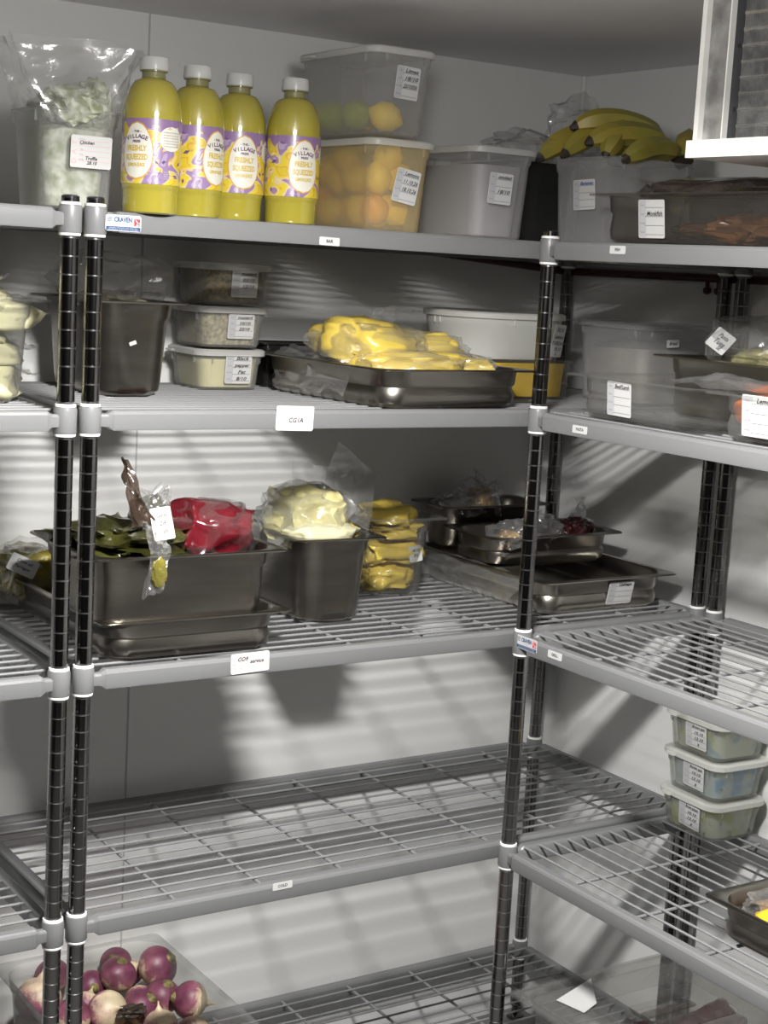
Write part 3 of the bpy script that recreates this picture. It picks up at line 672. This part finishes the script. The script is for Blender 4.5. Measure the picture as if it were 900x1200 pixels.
# cream bags in a clear pan on the left bay
pan('clear deep pan of cream-coloured bags at the left edge of the second shelf', -.180, .215, z, .30, .29, .150, PC, name='clear_food_pan')
for i, (x, y, zz, sx, sy, sz, rz) in enumerate(((-.185, .21, .036, .125, .115, .034, 0), (-.180, .205, .072, .118, .11, .024, 8), (-.19, .21, .098, .115, .11, .021, -6), (-.18, .20, .121, .128, .11, .020, 4), (-.19, .21, .145, .12, .11, .020, -8), (-.20, .20, .173, .10, .09, .028, 10))):
    x += .022; sz *= 1.3
    t = thing('filled_bag', ('pale cream bag at the bottom of the clear pan on the left', 'pale cream bag second from the bottom of the left clear pan', 'pale cream bag third from the bottom of the left clear pan',
              'pale cream bag third from the top of the left clear pan', 'pale cream bag level with the rim of the left clear pan', 'pale cream bag heaped highest on the left clear pan')[i], 'bag', (x, y, z+zz), rz)
    pouch(t, (0, 0, 0), (sx, sy, sz), YELC, 40+i, .2, f=1.6)
    mb = MB(); sheet(mb, (sx*.6, -sy*.9, -.004), (sx*1.08, -sy*.8, .004), (sx*.6, sy*.4, -.003), (sx*1.05, sy*.5, .002), 50+i, .006, 12); mb.build('film', FILM, t)
# brown deep pan with a clear bag
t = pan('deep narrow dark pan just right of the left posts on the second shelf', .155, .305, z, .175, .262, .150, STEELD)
sticker(t, (-.01, -.1225, .085), (0, -1, -.1), .012, .006, [], 'plain', 20, 'label_scrap', 'torn scrap of shiny label')
bag = thing('plastic_bag', 'loose clear bag billowing out of the deep narrow dark pan', 'bag', (.155, .305, z+.13))
mb = MB(); crumple(mb, (.0, 0, .045), (.078, .09, .045), 61, amp=.4, f=1.7)
sheet(mb, (0, -.06, .02), (.05, -.05, .02), (.01, -.05, .085), (.10, -.02, .075), 62, .01); mb.build('film', FILMF, bag)
mb = MB(); crumple(mb, (0, 0, .0), (.055, .09, .03), 63, amp=.3); mb.build('contents', mat('dark_mix', (.10, .09, .06), .5), bag)  # dark contents in one even colour
# three small tubs
dims = (.128, .135, .076); cx, cy = .398, .388
for i, (lb, m2, ls, zc, lblb) in enumerate((('bottom tub of the three by the deep dark pan, holding pale yellow fat', FAT, ['Black', 'pepper', 'Fat', '8/10'], 0, .05), ('middle tub of the three by the deep dark pan, holding pale seeds', GRAIN2, ['mustard', '10/10', '23/10'], .073, .036), ('top tub of the three by the deep dark pan, holding dark seeds', GRAIN, ['mustard', '03/10', '12/10'], .146, .036))):
    t = tub(lb, cx+(-.002, 0, .004)[i], cy, z+zc, *dims, clear('tub_plastic_%d' % i, (.95, .95, .94), (.6, .6, .58), .13, .55, .25, transl=.3), lid=PPL, taper=.007, name='small_tub')
    fill(t, dims[0], dims[1], .004, (.052, .058, .056)[i], m2, inset=.0085, tap=.005, r=.02)
    lab(t, dims, 'f', .010, .036, .050, (.05, .042, .046)[i], ls, taper=.007)
# long steel pan of yellow bags
rzp = 4
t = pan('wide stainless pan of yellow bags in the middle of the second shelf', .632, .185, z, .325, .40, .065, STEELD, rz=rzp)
for i, (x, y, zz, sx, sy, sz, m_, lb) in enumerate(((.56, .17, .090, .078, .075, .040, YEL, 'yellow bag heaped at the left of the wide stainless pan'), (.68, .20, .080, .085, .07, .034, YEL, 'yellow bag in the middle of the wide stainless pan, behind the clear flap'),
                                                    (.595, .09, .063, .082, .052, .024, YEL, 'flat yellow bag at the front left of the wide stainless pan'), (.70, .10, .062, .066, .050, .022, YEL, 'flat yellow bag at the front right of the wide stainless pan'))):
    t = thing('filled_bag', lb, 'bag', (x, y, z+zz), 10-15*i)
    pouch(t, (0, 0, 0), (sx, sy, sz), m_, 70+i, .42, f=1.9)
    mb = MB()
    if i == 0: sheet(mb, (-.02, -.03, .03), (.05, -.01, .03), (.03, .01, .060), (.11, .03, .066), 75, .006)
    crumple(mb, (0, -.01, .0), (sx*1.12, sy*1.1, sz*1.08), 80+i, amp=.25, f=1.7)
    mb.build('film', FILM, t)
t = thing('plastic_bag', 'clear bag hanging over the left rim of the wide stainless pan', 'bag', (.475, .18, z+.03))
mb = MB(); sheet(mb, (-.015, -.10, -.012), (-.015, .13, -.012), (.02, -.08, .045), (.02, .15, .045), 85, .010); sheet(mb, (.02, -.08, .045), (.02, .15, .045), (.06, -.07, .05), (.06, .14, .06), 86, .008); mb.build('film', FILM, t)
t = thing('storage_tray', 'black tray behind the small tubs, mostly hidden by the wide stainless pan', 'tray', (.60, .428, z))
MB().rr([(.10, .034, .01, 0), (.105, .038, .01, .075), (.112, .042, .01, .076), (.112, .042, .01, .079), (.103, .036, .01, .079), (.096, .03, .01, .004)]).build('body', BLACK, t)
# yellow tub with white bucket on it
dims = (.195, .17, .071)
t = tub('clear tub of deep yellow filling under the big white tub, left of the corner post', .928, .245, z, *dims, PC, r=.02, taper=.006, ribs=False)
fill(t, *dims[:2], .004, .065, YELD, inset=.010, tap=.004)
dims = (.258, .21, .090)
t = tub('big white lidded tub standing on the yellow one behind the corner post', .905, .262, z+.0715, *dims, PPW, lid=PPW, r=.095, taper=.012, name='white_tub')
sticker(t, (.075, -.098, .036), (.30, -1, -.12), .036, .060, [('10.10', 0, .33, .17), ('Lemon', 0, .12, .17), ('TUESDAY', 0, -.08, .15), ('18.10', .05, -.25, .16), ('. S', -.1, -.4, .14)], 'plain', -4, 'date_label', 'white label with black writing')
# big clear tub by the right wall
dims = (.185, .19, .155)
t = tub('large clear lidded tub against the right wall, behind the clear pans', 1.158, .125, z, *dims, PP, lid=PP, r=.02)
fill(t, *dims[:2], .004, .10, mat('pale_contents', (.40, .37, .33), .6, col2=(.26, .25, .23), vscale=12), lumpy=.012)
sticker(t, (-.02, -.0965, .115), (0, -1, -.06), .03, .014, [('Bread', 0, 0, .6)], 'plain', 3, 'date_label')
# steel pan with herb bag
t = pan('deep stainless pan by the right wall with a labelled clear bag in it', 1.115, -.345, z, .265, .53, .103, STEEL)
bag = thing('filled_bag', 'round clear bag of pasta with a tilted white label, in the deep stainless pan', 'bag', (1.09, -.24, z+.098))
mb = MB(); crumple(mb, (0.01, 0, .0), (.062, .08, .024), 91, amp=.2); mb.build('contents', mat('pasta_filling', (.50, .46, .22), .5, col2=(.20, .19, .07), vscale=30, bump=.5), bag)
mb = MB(); crumple(mb, (0, 0, .022), (.078, .095, .056), 92, amp=.22, f=1.8); mb.build('film', FILM, bag)
sticker(bag, (-.082, .02, .036), (-1, -.25, .55), .045, .036, [('Pasta', 0, .22, .3), ('Tues', .0, -.1, .36), ('SE', .15, -.32, .25)], 'plain', -28, 'date_label', 'tilted white label')
# clear shallow pans on the right bay
t = pan('empty clear shallow pan with a white label, above the corner of the right-hand bay', .785+.135, -.093-.155, z, .27, .31, .070, PC, name='clear_food_pan')
sticker(t, (-.1245, .026, .038), (-1, 0, -.1), .056, .054, ['Beef/Lamb'], 'day', -1)
t = pan('clear pan of orange filling cut off by the right edge of the photo', .785+.135, -.412-.155, z, .27, .31, .070, PC, name='clear_food_pan')
sticker(t, (-.1245, .045, .042), (-1, 0, -.1), .070, .060, ['Lemon'], 'day', 0)
t = thing('filled_bag', 'orange-filled clear bag in the clear pan at the right edge', 'bag', (.890, -.500, z+.044))
pouch(t, (0, -.01, 0), (.082, .088, .026), ORNGF, 95, .12)
mb = MB(); sheet(mb, (-.10, .20, .022), (-.09, -.12, .028), (.03, .18, .030), (.05, -.12, .036), 96, .012); mb.build('film', FILM, t)
# bags seen between: clear film on the left bay back
# ------------------------------------------------------------------ THIRD SHELF
z = T[3]-.001
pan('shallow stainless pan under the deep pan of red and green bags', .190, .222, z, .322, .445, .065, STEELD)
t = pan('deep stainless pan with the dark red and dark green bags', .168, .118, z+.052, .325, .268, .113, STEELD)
b1 = thing('filled_bag', 'dark red bag, the right-hand of the two in the deep pan by the left posts', 'bag', (.255, .115, z+.170))
pouch(b1, (0, 0, .008), (.066, .062, .044), REDF, 101, .3, f=1.8)
mb = MB(); crumple(mb, (0, 0, .008), (.074, .068, .048), 102, amp=.22, f=1.9); sheet(mb, (.045, -.04, .02), (.05, .04, .02), (.088, -.04, -.012), (.085, .04, .0), 103, .006); mb.build('film', FILMF, b1)
b2 = thing('filled_bag', 'dark green leafy bag with a twisted neck, beside the red bag in the deep pan', 'bag', (.115, .12, z+.165))
pouch(b2, (-.01, .0, .0), (.085, .09, .030), GREENF, 105, .5, f=4.2); pouch(b2, (.05, .03, .028), (.028, .03, .035), GREENF, 106, .4, name='bulge')
mb = MB(); sheet(mb, (-.030, -.08, .035), (.012, -.07, .040), (-.034, -.05, .130), (-.028, -.045, .134), 107, .007, bow=(-.004, 0, 0)); mb.build('twisted_neck', clear('dark_film', (.5, .42, .36), (.045, .030, .022), .7, .95, .15, bump=.5), b2)
mb = MB(); crumple(mb, (.020, -.05, .05), (.026, .018, .040), 109, amp=.5); sheet(mb, (-.005, -.08, .045), (.032, -.08, .03), (-.022, -.146, .010), (.010, -.146, .008), 108, .004); sheet(mb, (-.022, -.146, .010), (.010, -.146, .008), (-.040, -.150, -.058), (-.008, -.150, -.052), 112, .004); mb.build('film', FILM, b2)
mb = MB(); crumple(mb, (-.010, -.146, -.022), (.012, .004, .020), 110, amp=.3, rz=10); mb.build('label_residue', OLIVE, b2)
sticker(b2, (.022, -.082, .040), (-.35, -1, .35), .032, .050, [('Grn', 0, .25, .2), ('28', 0, 0, .2), ('sh.', .1, -.25, .2)], 'plain', 10, 'date_label', 'crumpled white label')
b3 = thing('filled_bag', 'olive green bag with a white label, in the shallow pan left of the posts', 'bag', (.066, .405, z+.066))
pouch(b3, (0.0, 0, 0), (.050, .055, .045), OLIVE, 111, .4, f=1.9)
mb = MB(); crumple(mb, (0, 0, 0), (.055, .06, .05), 113, amp=.25); mb.build('film', FILMF, b3)
sticker(b3, (-.030, -.058, .022), (-.4, -1, .5), .048, .030, [('Olive oil', 0, .2, .26), ('Tarragon', 0, -.12, .24)], 'plain', -24, 'date_label', 'white handwritten label')
# third-size pan
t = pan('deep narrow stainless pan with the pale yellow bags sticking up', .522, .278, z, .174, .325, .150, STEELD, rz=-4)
b_ = thing('filled_bag', 'pale yellow bag with clear corners, in the deep narrow stainless pan', 'bag', (.500, .23, z+.150), -4)
mb = MB(); crumple(mb, (0, 0, .022), (.062, .07, .052), 121, amp=.3, f=1.6); mb.build('contents', YELP, b_)
mb = MB(); sheet(mb, (-.05, -.05, .02), (.015, -.06, .012), (-.032, .0, .115), (.045, -.02, .105), 122, .004, f=2); sheet(mb, (-.005, -.055, .060), (.090, -.06, .0), (.055, .0, .150), (.125, -.02, .095), 123, .004, f=2)
crumple(mb, (0, 0, .02), (.072, .08, .055), 124, amp=.25); mb.build('film', FILM, b_)
b_ = thing('filled_bag', 'cream bag lying low at the front of the deep narrow stainless pan', 'bag', (.495, .175, z+.147), -4)
pouch(b_, (0, 0, 0), (.064, .03, .022), YELC, 127, .3)
pouch(b_, (.06, .015, .004), (.018, .02, .014), YEL, 128, .3, name='spill')
# clear pan of yellow bags
t = pan('clear deep pan of folded yellow bags beside the deep narrow stainless pan', .750, .350, z, .172, .176, .150, PC, rz=-5, name='clear_food_pan')
for i, (dx, dy, zz, sx, sy, sz, lb) in enumerate(((-.005, 0, .032, .050, .052, .026, 'yellow bag at the bottom of the clear pan beside the narrow steel pan'), (.0, 0, .080, .056, .055, .024, 'yellow bag in the middle of the clear pan, with a silver label'), (.01, 0, .118, .055, .055, .018, 'yellow bag just under the rim of the clear pan'), (-.008, .0, .150, .050, .05, .020, 'yellow bag folded highest in the clear pan'))):
    t = thing('filled_bag', lb, 'bag', (.750+dx, .350+dy, z+zz), -10*i)
    pouch(t, (0, 0, 0), (sx, sy, sz), YEL if i != 9 else YELP, 131+i, .42, f=2.1)
    if i == 1:
        sticker(t, (.036, -.058, .0), (.1, -1, .1), .028, .030, [('18/10', 0, .2, .25), ('SG', 0, -.1, .25)], 'plain', 8, 'date_label', 'crumpled silvery label')
# big pan at the corner with the smaller ones on it
t = pan('large stainless pan labelled in black pen, at the corner of the third shelf', 1.047, .252, z, .325, .43, .065, STEEL)
sticker(t, (.030, -.2015, .034), (0, -1, -.2), .060, .044, ['Cabbage'], 'day', 0)
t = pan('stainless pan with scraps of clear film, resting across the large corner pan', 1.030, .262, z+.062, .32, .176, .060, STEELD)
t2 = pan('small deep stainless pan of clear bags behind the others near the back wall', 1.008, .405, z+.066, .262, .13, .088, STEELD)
for i, (x, y, zz, sx, sy, sz, col, lb, fl) in enumerate(((.93, .21, .118, .030, .035, .024, TANF, 'small clear bag with brown scraps in the pan behind the corner post', 1), (1.01, .22, .125, .03, .035, .034, None, 'shiny crumpled film just behind the corner post', 0),
                                                         (1.12, .24, .122, .045, .03, .020, None, 'loose clear film sticking up at the right end of the corner pans', 1), (.95, .405, .15, .060, .04, .022, None, 'shiny clear film in the small deep pan near the back wall', 0), (1.00, .40, .16, .05, .035, .035, TANF, 'rounded clear bag standing in the small deep pan near the back wall', 1))):
    t = thing('plastic_bag', lb, 'bag', (x, y, z+zz), 20*i)
    mb = MB(); crumple(mb, (0, 0, 0), (sx, sy, sz), 141+i, amp=.5, f=2)
    if i == 2: sheet(mb, (-.02, 0, 0), (.04, 0, .01), (.0, .01, .055), (.065, .0, .05), 147, .010)
    if i == 4: sheet(mb, (-.04, 0, .0), (.04, 0, .0), (-.015, .01, .06), (.02, .01, .062), 148, .006)
    mb.build('film', FILM, t)
    if col: pouch(t, (0, 0, -.004), (sx*.6, sy*.6, sz*.7), col, 150+i, .4)
t = thing('plastic_film', 'wrinkled clear film draped down the left side of the large corner pan', 'film', (.884, .25, z+.03))
mb = MB(); sheet(mb, (-.024, -.12, -.026), (-.020, .18, -.026), (.004, -.15, .038), (.004, .19, .038), 155, .006, f=5); mb.build('film', FILM, t)
t = tag(crumple(MB(), (1.10, .22, z+.125), (.03, .025, .02), 158, amp=.4).build('food_scrap', MEAT), 'dark scrap of food in the pan behind the corner post', 'food')

# ------------------------------------------------------------------ FOURTH SHELF, right bay
z = T[4]-.001
dims = (.13, .148, .078)
for i, (lb, m2, ls) in enumerate((('bottom tub of the three salad tubs on the right-hand bay', SALADG, ['Brown spinach', '10.10', '13.10', 'M']), ('middle tub of the three salad tubs, blue paper showing inside', SALADB, ['Brown spin', '10.10', '13.10', 'M']), ('top tub of the three salad tubs, under the shelf edge', SALADG, ['Brown spin', '10.10', '13.10', 'M']))):
    t = tub(lb, 1.186+(0, .002, .000)[i], -.119, z+i*.0745, *dims, clear('salad_tub_plastic_%d' % i, (.95, .95, .94), (.56, .57, .55), .10, .5, .22, transl=.3), rz=-2, lid=PPW, taper=.008, name='small_tub')
    f_ = fill(t, dims[0], dims[1], .004, .060, m2, inset=.0095, tap=.006, r=.02)
    lab(t, dims, 'l', -.012, .036, .054, .038*1.2, ls, taper=.008, roll=(-3, -2, 0)[i])
t = pan('dark stainless pan with a yellow packet, at the right edge of the fourth shelf', .828+.162, -.462-.13, z, .325, .262, .065, STEELD, rz=0)
t = thing('filled_bag', 'yellow and clear packet in the dark stainless pan at the right edge', 'bag', (.965, -.565, z+.040))
pouch(t, (-.060, -.020, .002), (.050, .055, .026), YELD, 161, .2); mb = MB(); crumple(mb, (-.01, .040, .004), (.07, .045, .026), 162, amp=.3); mb.build('film', FILM, t)
pouch(t, (-.0, .045, 0), (.05, .035, .018), TANF, 163, .3, name='filling')

# ------------------------------------------------------------------ BOTTOM SHELF
z = T[5]-.001
pan('large clear box of purple turnips at the bottom left', .186, .190, z, .318, .50, .195, PC, name='clear_food_box')
def turnip_proto():
    root = thing('turnip', 'x', 'turnip'); r = .033
    mb = MB(); pr = [(.0012, -.046), (.0022, -.038), (.006, -.032)]
    for i in range(1, 14):
        a = -PI/2+PI*i/14; pr.append((r*math.cos(a)*1.0, r*math.sin(a)*.90))
    pr += [(.008, r*.885), (.004, r*.875)]
    mb.lathe(pr, 26); mb.v = [tuple(Vector(p)*(1+.05*noise.noise(Vector(p)*22))) for p in mb.v]; mb.build('root', TURN, root, angle=80)
    mb = MB()
    for k, rr_ in enumerate((.0105, .0085, .0062)): mb.M = Matrix.Translation((0, 0, r*.86+k*.0018)); mb.lathe([(rr_, -.002), (rr_*1.05, .0006), (rr_*.8, .0022)], 14)
    mb.build('crown', TURNC, root, angle=80); return root
tp = turnip_proto(); rnd = random.Random(3)
GR = 'turnips in the bottom clear box'
spots = [(.264, .440, -1.335, .9, (50, 0, -40), 'turnip at the back of the heap, its tan crown facing up to the right'),
         (.240, .375, -1.325, 1.0, (12, 8, 0), 'deep purple turnip in the middle of the heap, just right of the posts'),
         (.318, .375, -1.325, 1.14, (35, 42, 0), 'largest turnip, at the right of the heap with its crown facing right'),
         (.320, .245, -1.335, 1.02, (-20, -78, 0), 'rightmost turnip, half purple and half cream'),
         (.294, .300, -1.345, .98, (20, 10, 0), 'pinkish turnip wedged left of the rightmost one'),
         (.238, .268, -1.340, .98, (40, 10, 30), 'tan turnip with a round crown, at the front of the heap'),
         (.178, .278, -1.338, 1.08, (-120, 20, 0), 'mostly white turnip in front, just right of the posts'),
         (.200, .400, -1.350, .88, (70, -30, 0), 'small turnip tucked against the right post, crown facing forward'),
         (.150, .462, -1.345, .98, (10, -20, 0), 'turnip behind the left post, purple side up'),
         (.090, .375, -1.340, 1.25, (170, 15, 0), 'big cream turnip seen left of the posts'),
         (.118, .290, -1.340, 1.02, (-20, 10, 0), 'purple turnip between the two posts, low in the frame'),
         (.242, .200, -1.345, .92, (165, 0, 0), 'pale turnip at the very bottom of the frame, near the front'),
         (.165, .340, -1.352, .8, (150, 40, 0), 'small cream turnip behind the mostly white one'),
         (.285, .425, -1.352, .8, (160, 0, 0), 'cream turnip hidden behind the largest one'),
         (.262, .330, -1.360, .85, (100, 20, 0), 'tan turnip down in the gap at the middle of the heap'),
         (.300, .190, -1.365, .9, (150, 30, 0), 'cream turnip low at the right front of the heap')]
for i, (x, y, zz, s_, rot, lb) in enumerate(spots):
    o = tp if i == 0 else copy_tree(tp); o.location = (x, y, zz); o.scale = (s_,)*3; o.rotation_euler = tuple(R(a) for a in rot); tag(o, lb, 'turnip', GR)
i = 0
for zz, n in ((-1.400, 0), (-1.445, 1)):
    for x in (.085, .155, .225, .290):
        for y in (.04, .115, .185, .255, .325, .395):
            if n == 0 and y < .1: continue
            o = copy_tree(tp); o.location = (x+rnd.uniform(-.006, .006), y+rnd.uniform(-.006, .006), zz); o.rotation_euler = (rnd.uniform(0, 6), rnd.uniform(0, 6), 0)
            tag(o, 'turnip buried under the others in the bottom clear box', 'turnip', GR)
o = crumple(MB(), (.205, .235, -1.325), (.022, .014, .008), 171, amp=.5).build('leaf_scrap', BANT); tag(o, 'dark scrap of leaf on the turnips at the bottom edge', 'leaf')

t = pan('large clear lidded box of dark meat with a paper scrap on it, bottom right', 1.008, -.222, z, .425, .325, .195, PC, name='clear_food_box')
mb = MB(); mb.rr([(.226, .161, .013, .1955), (.226, .161, .013, .1975), (.208, .143, .045, .1975), (.204, .139, .045, .190), (.120, .075, .02, .190), (.118, .073, .02, .1885), (.205, .140, .045, .1885), (.210, .145, .045, .1955)], cap0=False, cap1=False)
mb.rr([(.118, .073, .02, .1885), (.118, .073, .02, .190), (.055, .034, .006, .190), (.050, .029, .006, .180), (.050, .029, .006, .1785), (.056, .035, .006, .1885)], cap0=False, cap1=False)
mb.rr([(.050, .029, .006, .1785), (.050, .029, .006, .180), (.030, .012, .004, .180), (.028, .011, .004, .1785)])
mb.build('lid', PC, t)
mb = MB(); mb.M = Matrix.Translation((0, -.012, 0)); mb.rr([(.058, .010, .004, .190), (.058, .010, .004, .193), (.050, .006, .003, .196)]); mb.build('lid_handle', PCD, t)
for i, (x, y, s_) in enumerate(((.93, -.22, .055), (1.03, -.25, .065), (1.12, -.24, .055), (1.10, -.33, .05), (.99, -.31, .05))):
    t = tag(crumple(MB(), (x, y, z+.105), (s_*1.15, s_*.9, .062), 181+i, amp=.25).build('meat_joint', MEAT), 'dark red joint of meat inside the bottom right clear box', 'meat', 'meat in the bottom right box')
t = thing('paper_scrap', 'small white folded scrap of paper on the lid of the bottom right clear box', 'paper', (.895, -.138, z+.1925), 0)
mb = MB(); c_ = [(-.045, .020), (.050, .040), (.006, -.028), (-.032, -.040)]
mb.add([(x, y, (.0, .012, .004, .0)[i]) for i, (x, y) in enumerate(c_)]+[(.006, .004, .006)], [(0, 4, 1), (4, 2, 1), (0, 3, 4), (3, 2, 4)])
mb.add([(x, y, (.0, .012, .004, .0)[i]+.0006) for i, (x, y) in enumerate(c_)]+[(.006, .004, .0066)], [(0, 1, 4), (4, 1, 2), (0, 4, 3), (3, 4, 2)])
mb.build('paper', PAPER, t, smooth=False)
